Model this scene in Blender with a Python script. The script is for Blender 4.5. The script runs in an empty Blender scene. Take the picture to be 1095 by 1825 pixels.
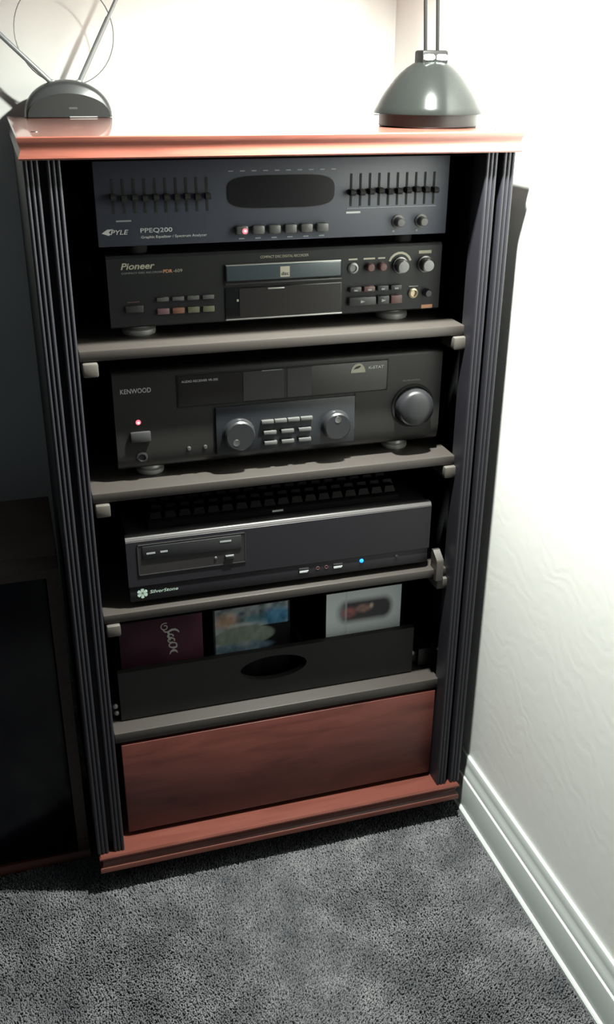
import bpy, bmesh, math, random
import numpy as np
from mathutils import Vector, Matrix

random.seed(7)
rng = np.random.default_rng(7)
SC = bpy.context.scene
COL = SC.collection

# ------------------------------------------------------------------ camera
def make_camera():
    cx, cy, cz = -0.3235, -1.1522, 1.1576
    yaw, pitch, roll, f = math.radians(17.024), math.radians(-24.6503), math.radians(0.4413), 1720.2351
    fwd = Vector((math.sin(yaw)*math.cos(pitch), math.cos(yaw)*math.cos(pitch), math.sin(pitch)))
    right = Vector((math.cos(yaw), -math.sin(yaw), 0.0))
    up = right.cross(fwd)
    r2 = right*math.cos(roll) + up*math.sin(roll)
    u2 = -right*math.sin(roll) + up*math.cos(roll)
    cd = bpy.data.cameras.new('camera')
    cd.sensor_fit = 'HORIZONTAL'
    cd.sensor_width = 36.0
    cd.lens = f/1095.0*36.0
    cd.clip_start = 0.02
    co = bpy.data.objects.new('camera', cd)
    m = Matrix((r2, u2, -fwd)).transposed().to_4x4()
    m.translation = (cx, cy, cz)
    co.matrix_world = m
    COL.objects.link(co)
    SC.camera = co
make_camera()

# ------------------------------------------------------------------ world, exposure
W = bpy.data.worlds.new('room_ambience')
SC.world = W
W.use_nodes = True
W.node_tree.nodes['Background'].inputs[0].default_value = (0.80, 0.92, 0.98, 1)
W.node_tree.nodes['Background'].inputs[1].default_value = 0.06
SC.view_settings.view_transform = 'Standard'
SC.view_settings.look = 'None'
SC.view_settings.gamma = 1.0
SC.view_settings.use_curve_mapping = False
SC.view_settings.exposure = 0.0
LAMP_WATT = 200.0
LAMP_POS = (0.15, -0.13, 1.44)

# ------------------------------------------------------------------ materials
def mat(name, col, rough=0.5, metal=0.0, spec=0.5, emit=None, estr=0.0, coat=0.0):
    m = bpy.data.materials.new(name)
    m.use_nodes = True
    b = m.node_tree.nodes['Principled BSDF']
    b.inputs['Base Color'].default_value = (*col, 1)
    b.inputs['Roughness'].default_value = rough
    b.inputs['Metallic'].default_value = metal
    b.inputs['Specular IOR Level'].default_value = spec
    b.inputs['Coat Weight'].default_value = coat
    if emit:
        b.inputs['Emission Color'].default_value = (*emit, 1)
        b.inputs['Emission Strength'].default_value = estr
    return m

def nodes(m):
    nt = m.node_tree
    return nt, nt.nodes, nt.links, nt.nodes['Principled BSDF']

def coords(nt, scale, kind='Object', rot=(0, 0, 0)):
    tc = nt.nodes.new('ShaderNodeTexCoord')
    mp = nt.nodes.new('ShaderNodeMapping')
    mp.inputs['Scale'].default_value = scale
    mp.inputs['Rotation'].default_value = rot
    nt.links.new(tc.outputs[kind], mp.inputs['Vector'])
    return mp.outputs['Vector']

def ramp(nt, fac, stops):
    r = nt.nodes.new('ShaderNodeValToRGB')
    els = r.color_ramp.elements
    while len(els) < len(stops):
        els.new(0.5)
    for e, (p, c) in zip(els, stops):
        e.position = p
        e.color = (*c, 1)
    nt.links.new(fac, r.inputs['Fac'])
    return r.outputs['Color']

def noise(nt, vec, scale, detail=4, rough=0.55, dist=0.0):
    n = nt.nodes.new('ShaderNodeTexNoise')
    n.inputs['Scale'].default_value = scale
    n.inputs['Detail'].default_value = detail
    n.inputs['Roughness'].default_value = rough
    n.inputs['Distortion'].default_value = dist
    nt.links.new(vec, n.inputs['Vector'])
    return n.outputs['Fac']

def bump(nt, b, h, strength, dist=0.01):
    bp = nt.nodes.new('ShaderNodeBump')
    bp.inputs['Strength'].default_value = strength
    bp.inputs['Distance'].default_value = dist
    nt.links.new(h, bp.inputs['Height'])
    nt.links.new(bp.outputs['Normal'], b.inputs['Normal'])

def wood(name, c0, c1, c2, rough, scale=(3, 30, 40), coat=0.0):
    m = mat(name, c1, rough, coat=coat)
    nt, N, L, b = nodes(m)
    v = coords(nt, scale)
    f = noise(nt, v, 1.6, 6, 0.6, 1.2)
    L.new(ramp(nt, f, [(0.28, c0), (0.5, c1), (0.72, c2)]), b.inputs['Base Color'])
    return m

def plastic(name, col, rough=0.5, grain=0.0, spec=0.5):
    m = mat(name, col, rough, spec=spec)
    if grain:
        nt, N, L, b = nodes(m)
        bump(nt, b, noise(nt, coords(nt, (1, 1, 1)), 900, 2), grain, 0.001)
    return m

M = {}
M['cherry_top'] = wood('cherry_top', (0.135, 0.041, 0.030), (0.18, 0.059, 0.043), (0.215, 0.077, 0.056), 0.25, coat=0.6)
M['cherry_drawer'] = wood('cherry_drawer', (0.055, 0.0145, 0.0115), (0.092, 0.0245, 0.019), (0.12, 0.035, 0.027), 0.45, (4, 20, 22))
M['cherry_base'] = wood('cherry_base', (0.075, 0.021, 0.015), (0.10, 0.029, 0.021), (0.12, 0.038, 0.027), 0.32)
M['stand_wood'] = wood('stand_wood', (0.022, 0.0125, 0.0085), (0.036, 0.0195, 0.014), (0.046, 0.026, 0.018), 0.5)
M['carcass'] = plastic('carcass_black', (0.006, 0.006, 0.008), 0.6)
M['pilaster'] = plastic('pilaster_charcoal', (0.0115, 0.011, 0.0155), 0.46)
M['shelf'] = plastic('shelf_charcoal', (0.030, 0.0255, 0.023), 0.45, 0.08)
M['clip'] = plastic('clip_grey', (0.052, 0.046, 0.041), 0.5)
M['bin'] = plastic('bin_charcoal', (0.0115, 0.011, 0.0108), 0.5, 0.15, 0.35)
M['eq_face'] = plastic('equalizer_face', (0.041, 0.045, 0.062), 0.45, 0.06)
M['black'] = plastic('black_plastic', (0.012, 0.012, 0.013), 0.4)
M['void'] = plastic('matte_black', (0.004, 0.004, 0.004), 0.8)
M['cd_face'] = plastic('recorder_face', (0.0105, 0.011, 0.0118), 0.42, 0.04, 0.35)
M['rx_face'] = plastic('receiver_face', (0.0115, 0.0108, 0.0104), 0.42, 0.04, 0.4)
M['rx_panel'] = plastic('receiver_panel', (0.013, 0.0145, 0.018), 0.4)
M['pc_highlight'] = mat('aluminium_highlight', (0.050, 0.046, 0.047), 0.35, 0.2)  # paler than the face: the chamfer's highlight is in the colour
M['keys'] = mat('keyboard_black', (0.0022, 0.0022, 0.0024), 0.45, 0.0, 0.15)
M['gloss'] = mat('gloss_black', (0.010, 0.010, 0.011), 0.08)
M['gloss_reflection'] = mat('painted_reflection', (0.035, 0.035, 0.036), 0.15)  # room reflection in the receiver window, put into the colour
M['gloss_brown'] = mat('smoked_window', (0.020, 0.018, 0.018), 0.18)
M['pc_face'] = mat('brushed_black_aluminium', (0.014, 0.0128, 0.0165), 0.4, 0.15, 0.4)
M['knob'] = mat('knob_charcoal', (0.015, 0.015, 0.017), 0.3)
M['knob_silver'] = mat('knob_grey_metal', (0.16, 0.16, 0.16), 0.3, 0.8)
M['button'] = plastic('button_grey', (0.068, 0.068, 0.066), 0.35)
M['button_dark'] = plastic('button_dark', (0.026, 0.026, 0.027), 0.38)
M['button_red'] = plastic('button_dull_red', (0.085, 0.042, 0.04), 0.4)
M['button_pink'] = plastic('button_dull_pink', (0.12, 0.07, 0.075), 0.4)
M['button_orange'] = plastic('button_dull_orange', (0.15, 0.068, 0.045), 0.4)
M['button_olive'] = plastic('button_olive', (0.10, 0.10, 0.062), 0.4)
M['print'] = mat('white_print', (0.42, 0.43, 0.43), 0.6)
M['print_dim'] = mat('grey_print', (0.22, 0.23, 0.24), 0.6)
M['print_cream'] = mat('cream_print', (0.32, 0.305, 0.24), 0.6)
M['print_orange'] = mat('orange_print', (0.45, 0.23, 0.13), 0.6)
M['print_green'] = mat('pale_green_print', (0.36, 0.46, 0.40), 0.6)
M['chrome'] = mat('chrome', (0.72, 0.74, 0.75), 0.16, 1.0)
M['steel'] = mat('satin_steel', (0.42, 0.42, 0.41), 0.35, 0.45)
M['rod_black'] = mat('lamp_rod_black', (0.003, 0.003, 0.003), 0.5, 0.0, 0.15)
M['ant_rod'] = mat('antenna_rod_silver', (0.24, 0.26, 0.265), 0.3, 0.3)
M['ant_wire'] = mat('antenna_wire', (0.13, 0.14, 0.14), 0.35, 0.2)
M['gold'] = mat('gold_ring', (0.45, 0.38, 0.26), 0.35, 0.7)
M['tray'] = mat('tray_blue_black', (0.045, 0.058, 0.066), 0.22)
M['led_red'] = mat('red_led', (0.6, 0.05, 0.06), 0.3, emit=(1.0, 0.12, 0.16), estr=2.2)
M['led_pale'] = mat('red_led_core', (0.9, 0.7, 0.7), 0.3, emit=(1.0, 0.62, 0.66), estr=1.6)
M['led_blue'] = mat('blue_led', (0.02, 0.2, 0.9), 0.3, emit=(0.01, 0.22, 1.0), estr=2.2)
M['lamp_grey'] = mat('lamp_gunmetal', (0.0065, 0.0072, 0.0069), 0.17, 0.0, 0.13)
M['lamp_dark'] = mat('lamp_foot_dark', (0.006, 0.006, 0.006), 0.4, 0.0, 0.3)
M['ant_shell'] = mat('antenna_shell_grey', (0.045, 0.047, 0.048), 0.35, 0.2)
M['ant_face'] = mat('antenna_face_dark', (0.012, 0.013, 0.0135), 0.4)
M['glass'] = mat('smoked_glass', (0.003, 0.003, 0.007), 0.15, 0.0, 0.25)
M['rubber'] = plastic('black_rubber', (0.008, 0.008, 0.008), 0.8)
M['usb'] = mat('usb_metal', (0.75, 0.78, 0.8), 0.3, 0.6)
M['bulb'] = mat('halogen_bulb', (1, 1, 1), 0.3, emit=(1, 0.97, 0.9), estr=25)

def wall_mat():
    m = mat('plaster_white', (0.80, 0.80, 0.775), 0.62)
    nt, N, L, b = nodes(m)
    v = coords(nt, (1, 1, 1))
    n1 = noise(nt, v, 7, 3, 0.5, 1.5)
    # swirled trowel strokes
    w = N.new('ShaderNodeTexWave')
    w.wave_type = 'RINGS'
    w.inputs['Scale'].default_value = 9
    w.inputs['Distortion'].default_value = 16
    w.inputs['Detail'].default_value = 3
    w.inputs['Detail Scale'].default_value = 1.6
    L.new(v, w.inputs['Vector'])
    n2 = noise(nt, v, 70, 4, 0.6)
    a = N.new('ShaderNodeMath'); a.operation = 'MULTIPLY'
    L.new(w.outputs['Fac'], a.inputs[0]); L.new(n1, a.inputs[1])
    c = N.new('ShaderNodeMath'); c.operation = 'MULTIPLY_ADD'
    L.new(n2, c.inputs[0]); c.inputs[1].default_value = 0.25; L.new(a.outputs[0], c.inputs[2])
    bump(nt, b, c.outputs[0], 0.026, 0.004)
    return m
M['wall'] = wall_mat()
M['trim'] = mat('trim_paint', (0.46, 0.49, 0.48), 0.4)

def carpet_mat(name, dark):
    m = mat(name, (0.1, 0.1, 0.1), 0.95, spec=0.1)
    nt, N, L, b = nodes(m)
    v = coords(nt, (1, 1, 1))
    f = noise(nt, v, 240, 3, 0.7)
    g = noise(nt, v, 13, 5, 0.62)
    mx = N.new('ShaderNodeMix'); mx.data_type = 'FLOAT'
    mx.inputs[0].default_value = 0.62; L.new(f, mx.inputs[2]); L.new(g, mx.inputs[3])
    k = dark
    L.new(ramp(nt, mx.outputs[0], [(0.38, (0.068*k, 0.069*k, 0.076*k)), (0.50, (0.108*k, 0.108*k, 0.117*k)), (0.63, (0.175*k, 0.176*k, 0.184*k))]), b.inputs['Base Color'])
    return m
M['carpet'] = carpet_mat('carpet_grey', 1.0)
M['carpet_base'] = carpet_mat('carpet_backing', 0.9)

# ------------------------------------------------------------------ mesh helpers
WORLD = {}

def box(bm, x0, x1, y0, y1, z0, z1, bev=0.0, seg=2):
    vs = [bm.verts.new(p) for p in ((x0, y0, z0), (x1, y0, z0), (x1, y1, z0), (x0, y1, z0), (x0, y0, z1), (x1, y0, z1), (x1, y1, z1), (x0, y1, z1))]
    fs = [bm.faces.new([vs[i] for i in q]) for q in ((3, 2, 1, 0), (4, 5, 6, 7), (0, 1, 5, 4), (1, 2, 6, 5), (2, 3, 7, 6), (3, 0, 4, 7))]
    if bev:
        es = list({e for f in fs for e in f.edges})
        bmesh.ops.bevel(bm, geom=es, offset=bev, segments=seg, affect='EDGES', profile=0.5)
    return bm

def bx(*a, **k):
    return box(bmesh.new(), *a, **k)

def prism(bm, pts, fn, a, b):
    """extrude the 2-D polygon pts; fn(u, v, t) -> xyz, t running from a to b"""
    A = [bm.verts.new(fn(u, v, a)) for u, v in pts]
    B = [bm.verts.new(fn(u, v, b)) for u, v in pts]
    n = len(pts)
    bm.faces.new(A); bm.faces.new(list(reversed(B)))
    for i in range(n):
        j = (i+1) % n
        bm.faces.new((A[j], A[i], B[i], B[j]))
    return bm

def lathe(bm, prof, c, axis='z', seg=32):
    """prof = [(r, h)], revolved about axis through c"""
    rings = []
    for r, h in prof:
        ring = []
        if r < 1e-6:
            ring = [bm.verts.new(_ax(c, 0, 0, h, axis))]
        else:
            for i in range(seg):
                t = 2*math.pi*i/seg
                ring.append(bm.verts.new(_ax(c, r*math.cos(t), r*math.sin(t), h, axis)))
        rings.append(ring)
    for a, b in zip(rings, rings[1:]):
        if len(a) == 1 and len(b) == 1:
            continue
        for i in range(seg):
            j = (i+1) % seg
            if len(a) == 1:
                bm.faces.new((a[0], b[j], b[i]))
            elif len(b) == 1:
                bm.faces.new((a[i], a[j], b[0]))
            else:
                bm.faces.new((a[i], a[j], b[j], b[i]))
    if len(rings[0]) > 1: bm.faces.new(rings[0])
    if len(rings[-1]) > 1: bm.faces.new(list(reversed(rings[-1])))
    return bm

def _ax(c, u, v, h, axis):
    if axis == 'z': return (c[0]+u, c[1]+v, c[2]+h)
    if axis == 'y': return (c[0]+u, c[1]-h, c[2]+v)     # h towards the viewer (-y)
    return (c[0]+h, c[1]+u, c[2]+v)

def tube(bm, pts, r, seg=10, closed=False):
    pts = [Vector(p) for p in pts]
    n = len(pts)
    rr = r if isinstance(r, (list, tuple)) else [r]*n
    rings = []
    up = None
    for i, p in enumerate(pts):
        if closed:
            d = pts[(i+1) % n]-pts[i-1]
        else:
            d = pts[min(i+1, n-1)]-pts[max(i-1, 0)]
        d.normalize()
        if up is None:
            up = Vector((0, 0, 1)) if abs(d.z) < 0.9 else Vector((1, 0, 0))
        s = d.cross(up).normalized(); up = s.cross(d).normalized()
        rings.append([bm.verts.new(p + (s*math.cos(2*math.pi*k/seg)+up*math.sin(2*math.pi*k/seg))*rr[i]) for k in range(seg)])
    for i in range(n if closed else n-1):
        a, b = rings[i], rings[(i+1) % n]
        for k in range(seg):
            l = (k+1) % seg
            bm.faces.new((a[k], a[l], b[l], b[k]))
    if not closed:
        bm.faces.new(list(reversed(rings[0]))); bm.faces.new(rings[-1])
    return bm

def loft_rect(bm, rings):
    """rings = [(x0, x1, y0, y1, z)], joined top to bottom with caps"""
    R = [[bm.verts.new(p) for p in ((a, c, z), (b, c, z), (b, d, z), (a, d, z))] for a, b, c, d, z in rings]
    bm.faces.new(R[0]); bm.faces.new(list(reversed(R[-1])))
    for p, q in zip(R, R[1:]):
        for i in range(4):
            j = (i+1) % 4
            bm.faces.new((p[j], p[i], q[i], q[j]))
    return bm

def build(name, bm, m, parent=None, loc=None, smooth=35):
    """link bm (in world coordinates) as ONE mesh object, re-based on its parent's base"""
    base = Vector(WORLD[parent.name]) if parent else Vector(loc or (0, 0, 0))
    bmesh.ops.recalc_face_normals(bm, faces=bm.faces)
    bmesh.ops.translate(bm, verts=bm.verts, vec=-base)
    me = bpy.data.meshes.new(name)
    bm.to_mesh(me); bm.free()
    if smooth:
        me.polygons.foreach_set('use_smooth', [True]*len(me.polygons))
        me.set_sharp_from_angle(angle=math.radians(smooth))
    me.materials.append(m)
    o = bpy.data.objects.new(name, me)
    COL.objects.link(o)
    if parent:
        o.parent = parent
    else:
        o.location = base
    WORLD[o.name] = tuple(base)
    return o

def copy_part(o, dx, dy, dz, m=None):
    c = o.copy(); COL.objects.link(c)
    c.location = Vector(o.location)+Vector((dx, dy, dz))
    if m:
        c.data = o.data.copy(); c.data.materials[0] = m
    for ch in o.children:
        d = ch.copy(); COL.objects.link(d); d.parent = c
    return c

def thing(name, label, cat, loc, group=None):
    o = bpy.data.objects.new(name, None)
    o.empty_display_size = 0.05
    COL.objects.link(o)
    o.location = loc
    o['label'] = label; o['category'] = cat
    if group: o['group'] = group
    WORLD[o.name] = tuple(loc)
    return o

def struct(name, bm, m, label):
    o = build(name, bm, m)
    o['kind'] = 'structure'; o['label'] = label; o['category'] = name.split('_')[0]
    return o

def text(name, s, x0, x1, z0, z1, y, m, parent, shear=0.0, bold=0.0, rot=0.0):
    """flat lettering facing -y, fitted to the rectangle x0..x1, z0..z1"""
    cu = bpy.data.curves.new(name, 'FONT')
    cu.body = s; cu.size = 1.0; cu.shear = shear; cu.offset = bold; cu.resolution_u = 3
    t = bpy.data.objects.new(name, cu); COL.objects.link(t)
    dg = bpy.context.evaluated_depsgraph_get()
    me = bpy.data.meshes.new_from_object(t.evaluated_get(dg))
    bpy.data.objects.remove(t); bpy.data.curves.remove(cu)
    n = len(me.vertices)
    co = np.empty(n*3, np.float32); me.vertices.foreach_get('co', co); co = co.reshape(-1, 3)
    if rot:
        c, si = math.cos(rot), math.sin(rot)
        co = np.stack([co[:, 0]*c-co[:, 1]*si, co[:, 0]*si+co[:, 1]*c, co[:, 2]], 1)
    lo, hi = co.min(0), co.max(0)
    base = WORLD[parent.name]
    out = np.empty_like(co)
    out[:, 0] = x0+(co[:, 0]-lo[0])/(hi[0]-lo[0])*(x1-x0)-base[0]
    out[:, 2] = z0+(co[:, 1]-lo[1])/(hi[1]-lo[1])*(z1-z0)-base[2]
    out[:, 1] = y-base[1]
    me.vertices.foreach_set('co', out.ravel()); me.update()
    me.materials.clear(); me.materials.append(m)
    o = bpy.data.objects.new(name, me); COL.objects.link(o); o.parent = parent
    WORLD[o.name] = base
    return o

def ring_pts(cx, cz, y, r, n=48, a0=0, a1=2*math.pi, rz=None):
    rz = rz or r
    return [(cx+r*math.cos(a0+(a1-a0)*i/n), y, cz+rz*math.sin(a0+(a1-a0)*i/n)) for i in range(n if a1-a0 > 6.2 else n+1)]

# ------------------------------------------------------------------ setting
XW, YW = 0.328, 0.500
struct('wall_back', bx(-2.2, XW+0.1, YW, YW+0.1, -0.02, 2.5), M['wall'], 'white plaster wall behind the cabinet')
struct('wall_right', bx(XW, XW+0.1, -2.4, YW, -0.02, 2.5), M['wall'], 'white trowelled plaster wall to the right of the cabinet')
fl = struct('floor', bx(-2.2, XW+0.1, -2.4, YW+0.1, -0.03, 0.0), M['carpet_base'], 'floor under the grey cut pile carpet')

prof = [(0.0, 0.1035), (0.0052, 0.1035), (0.0066, 0.0995), (0.0072, 0.0905), (0.0074, 0.0875), (0.0094, 0.0815), (0.0108, 0.0760), (0.0112, 0.0725), (0.0112, 0.070), (0.0140, 0.0685), (0.0146, 0.0665), (0.0146, 0.0125), (0.0182, 0.0118), (0.0202, 0.0095), (0.0205, 0.0)]
struct('baseboard_right', prism(bmesh.new(), prof+[(0.0, 0.0)], lambda u, v, t: (XW-u, t, v), -2.3, YW-0.0005), M['trim'], 'moulded pale painted baseboard along the right wall')
struct('baseboard_back', prism(bmesh.new(), prof+[(0.0, 0.0)], lambda u, v, t: (t, YW-u, v), -2.1, XW-0.022), M['trim'], 'moulded pale painted baseboard along the back wall')

def carpet_pile():
    x0, x1, y0, y1 = -0.75, XW-0.0215, -0.62, 0.16
    sp = 0.0023
    nx, ny = int((x1-x0)/sp), int((y1-y0)/sp)
    gx, gy = np.meshgrid(np.linspace(x0, x1, nx), np.linspace(y0, y1, ny))
    n = nx*ny
    bx_, by_ = gx.ravel()+rng.normal(0, sp*0.3, n), gy.ravel()+rng.normal(0, sp*0.3, n)
    bx_ = np.minimum(bx_, x1+0.0008)
    # lean of the pile: slow swirls left by feet
    def slow(seed, s):
        r = np.random.default_rng(seed); v = np.zeros(n)
        for k in range(7):
            a = r.uniform(0, 6.28); q = r.uniform(0.5, 1.6)*s
            v += np.sin((bx_*math.cos(a)+by_*math.sin(a))*q+r.uniform(0, 6.28))
        return v/3.2
    lx = slow(1, 14)*0.0018+rng.normal(0, 0.0012, n)
    ly = slow(2, 14)*0.0018+rng.normal(0, 0.0012, n)
    h = 0.0064+slow(3, 9)*0.0008+rng.normal(0, 0.0006, n)
    keep = ~((bx_ < -0.3055) & (by_ > 0.072))
    for qx in (-0.262, 0.262):
        keep &= ~((np.abs(bx_-qx) < 0.013) & (np.abs(by_-0.045) < 0.025))
    bx_, by_, lx, ly, h = bx_[keep], by_[keep], lx[keep], ly[keep], h[keep]
    n = len(bx_)
    r0 = 0.00135
    V = np.empty((n, 7, 3), np.float32)
    ph = rng.uniform(0, 6.28, n)
    for k in range(3):
        a = ph+k*2.0944
        V[:, k] = np.stack([bx_+r0*np.cos(a), by_+r0*np.sin(a), np.full(n, -0.001)], 1)
        V[:, 3+k] = np.stack([bx_+lx*0.75+r0*1.05*np.cos(a+0.6), by_+ly*0.75+r0*1.05*np.sin(a+0.6), h*0.8], 1)
    V[:, 6] = np.stack([bx_+lx, by_+ly, h], 1)
    q = []
    base = (np.arange(n)*7)[:, None]
    quads = np.concatenate([base+np.array([[k, (k+1) % 3, 3+(k+1) % 3, 3+k]]) for k in range(3)])
    tris = np.concatenate([base+np.array([[3+k, 3+(k+1) % 3, 6]]) for k in range(3)])
    me = bpy.data.meshes.new('carpet_pile')
    nv, nl, npz = n*7, quads.size+tris.size, len(quads)+len(tris)
    me.vertices.add(nv); me.vertices.foreach_set('co', V.ravel())
    me.loops.add(nl); me.loops.foreach_set('vertex_index', np.concatenate([quads.ravel(), tris.ravel()]).astype(np.int32))
    me.polygons.add(npz)
    st = np.concatenate([np.arange(len(quads))*4, quads.size+np.arange(len(tris))*3]).astype(np.int32)
    me.polygons.foreach_set('loop_start', st)
    me.update(calc_edges=True); me.validate()
    me.polygons.foreach_set('use_smooth', [True]*npz)
    me.materials.append(M['carpet'])
    o = bpy.data.objects.new('carpet_pile', me); COL.objects.link(o)
    o['kind'] = 'stuff'; o['label'] = 'grey cut pile carpet in front of the cabinet'; o['category'] = 'carpet'
carpet_pile()

# ------------------------------------------------------------------ cabinet
def cabinet():
    t = thing('stereo_cabinet', 'tall black stereo cabinet with cherry top, shelves, drawer and reeded posts', 'cabinet', (0, 0.2, 0))
    zt, z1 = 1.066, 1.090
    hw, yf, yb = 0.3014, -0.0137, 0.486
    rings = [(-hw+i, hw-i, yf+i, yb, z) for i, z in ((0.0012, z1), (0.0, z1-0.0012), (0.0003, z1-0.0040), (0.0012, z1-0.0070), (0.0022, z1-0.0100), (0.0028, z1-0.0125), (0.0027, z1-0.0150), (0.0019, z1-0.0178), (0.0006, z1-0.0205), (0.0, zt+0.0018), (0.0012, zt))]
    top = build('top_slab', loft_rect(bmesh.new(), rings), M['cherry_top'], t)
    cap = build('screw_cap', lathe(bmesh.new(), [(0.0045, 0), (0.0042, 0.0006), (0, 0.0008)], (-0.278, 0.075, z1), 'z', 16), M['black'], top)
    for x, y in ((0.283, 0.022), (0.285, 0.46)):
        copy_part(cap, x+0.278, y-0.075, 0)
    for s in (-1, 1):
        a, b = sorted((s*0.2975, s*0.280))
        build('side_panel', bx(a, b, 0.006, 0.485, 0.0783, zt), M['carcass'], t)
    build('back_panel', bx(-0.280, 0.280, 0.478, 0.485, 0.0783, zt), M['carcass'], t)
    # reeded pilaster strips: two each side, three beads each
    def strip(xa, xb):
        pts = []
        n = 3; w = (xb-xa)/n
        for k in range(n):
            for i in range(7):
                a = math.pi*i/6
                pts.append((xa+w*k+w*0.5-w*0.46*math.cos(a), -0.0020-0.0022*math.sin(a)))
        pts += [(xb, 0.030), (xa, 0.030)]
        return prism(bmesh.new(), pts, lambda u, v, q: (u, v, q), 0.0785, zt)
    for xa, xb in ((-0.2975, -0.2805), (-0.2735, -0.2570), (0.2570, 0.2735), (0.2805, 0.2975)):
        build('pilaster', strip(xa, xb), M['pilaster'], t, smooth=50)
    for s in (-1, 1):
        a, b = sorted((s*0.2965, s*0.258))
        build('post_backing', bx(a, b, 0.012, 0.030, 0.0785, zt), M['carcass'], t)
    # plinth
    hw2, yp = 0.2958, -0.0107
    rings = [(-hw2+i, hw2-i, yp+i, 0.48, z) for i, z in ((0.010, 0.0783), (0.0022, 0.0768), (0.0, 0.0742), (0.0, 0.0715), (0.0035, 0.0685), (0.0052, 0.063), (0.0040, 0.058), (0.0005, 0.0550), (0.0, 0.0525), (0.0, 0.0470), (0.002, 0.045))]
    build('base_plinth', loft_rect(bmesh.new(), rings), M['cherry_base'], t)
    for x in (-0.262, 0.262):
        for y in (0.045, 0.44):
            bm = lathe(bmesh.new(), [(0.020, -0.011), (0.022, -0.008), (0.022, 0.008), (0.020, 0.011)], (x, y, 0.0222), 'x', 20)
            box(bm, x-0.014, x+0.014, y-0.010, y+0.010, 0.030, 0.0452)
            build('caster', bm, M['rubber'], t)
    # drawer with a shadow gap round it
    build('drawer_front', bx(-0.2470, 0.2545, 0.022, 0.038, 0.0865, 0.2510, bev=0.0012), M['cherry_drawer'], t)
    build('drawer_box', bx(-0.240, 0.248, 0.038, 0.40, 0.090, 0.235), M['carcass'], t)
    # shelves
    for z, th in ((0.8443, 0.0140), (0.6554, 0.0140), (0.4734, 0.0140)):
        build('shelf', bx(-0.2555, 0.2580, 0.022, 0.476, z-th, z, bev=0.0022), M['shelf'], t)
        for xa, xb in ((-0.2525, -0.2335), (0.2405, 0.2635)):
            build('shelf_support', bx(xa, xb, 0.016, 0.060, z-th-0.0185, z-th-0.0008, bev=0.0025), M['clip'], t)
    build('drawer_top_board', bx(-0.2555, 0.2590, 0.022, 0.476, 0.2560, 0.2733, bev=0.0018), M['shelf'], t)
    # peg clipped on the corner of the computer's shelf
    pts = [(0.016+0.016*(1-math.cos(a)), 0.497+0.010*math.sin(a)) for a in [math.pi*i/10 for i in range(11)]]
    pts = [(0.0130, 0.458), (0.0130, 0.489), (0.0150, 0.4925), (0.0300, 0.5025), (0.0350, 0.5020), (0.0350, 0.4742), (0.0212, 0.4742), (0.0212, 0.458)]
    build('shelf_peg', prism(bmesh.new(), pts, lambda u, v, q: (q, u, v), 0.2370, 0.2480), M['shelf'], t)
    # pull-out bin with an oval grip
    def grip_front():
        bm = bmesh.new()
        x0, x1, za, zb = -0.2410, 0.2230, 0.2755, 0.3578
        cx, cz, rx, rz = -0.0065, 0.3260, 0.0525, 0.0205
        n = 64
        inn, out = [], []
        for i in range(n):
            a = 2*math.pi*i/n
            dx, dz = math.cos(a)*rx, math.sin(a)*rz
            s = 1e9
            if dx > 1e-9: s = min(s, (x1-cx)/dx)
            if dx < -1e-9: s = min(s, (x0-cx)/dx)
            if dz > 1e-9: s = min(s, (zb-cz)/dz)
            if dz < -1e-9: s = min(s, (za-cz)/dz)
            inn.append((cx+dx, cz+dz)); out.append([cx+dx*s, cz+dz*s])
        for c in ((x0, za), (x1, za), (x1, zb), (x0, zb)):
            k = min(range(n), key=lambda i: (out[i][0]-c[0])**2+(out[i][1]-c[1])**2)
            out[k] = list(c)
        L = [[bm.verts.new((p[0], y, p[1])) for p in ring] for ring, y in ((out, 0.050), (inn, 0.050), (inn, 0.060), (out, 0.060))]
        for a, b in ((0, 1), (1, 2), (2, 3), (3, 0)):
            for i in range(n):
                j = (i+1) % n
                bm.faces.new((L[a][i], L[a][j], L[b][j], L[b][i]))
        return bm
    b = build('pull_out_bin', grip_front(), M['bin'], t, smooth=25)
    bm = bx(-0.2410, -0.2350, 0.060, 0.45, 0.2755, 0.3400)
    box(bm, 0.2170, 0.2230, 0.060, 0.45, 0.2755, 0.3400)
    box(bm, -0.2350, 0.2170, 0.060, 0.45, 0.2755, 0.2790)
    for x in (-0.1035, 0.0530):
        box(bm, x-0.0025, x+0.0025, 0.064, 0.45, 0.2790, 0.3300)
    build('bin_tray', bm, M['void'], b)
    for s in (-1, 1):
        bm = bmesh.new()
        if s > 0:
            box(bm, 0.2380, 0.2700, 0.060, 0.40, 0.2760, 0.3080, bev=0.001)
            box(bm, 0.2240, 0.2400, 0.068, 0.40, 0.2800, 0.2990)
        else:
            box(bm, -0.2600, -0.2425, 0.060, 0.40, 0.2800, 0.3020, bev=0.001)
        build('slide_rail', bm, M['black'], b)
    for x, z, y in ((0.2285, 0.3010, 0.064), (0.2735, 0.3040, 0.060), (-0.2480, 0.2990, 0.056), (-0.2470, 0.2870, 0.056)):
        build('slide_screw', lathe(bmesh.new(), [(0.0040, 0), (0.0040, 0.002), (0.0022, 0.0034), (0, 0.0036)], (x, y, z), 'y', 12), M['steel'], b)
    return t
cabinet()

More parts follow.
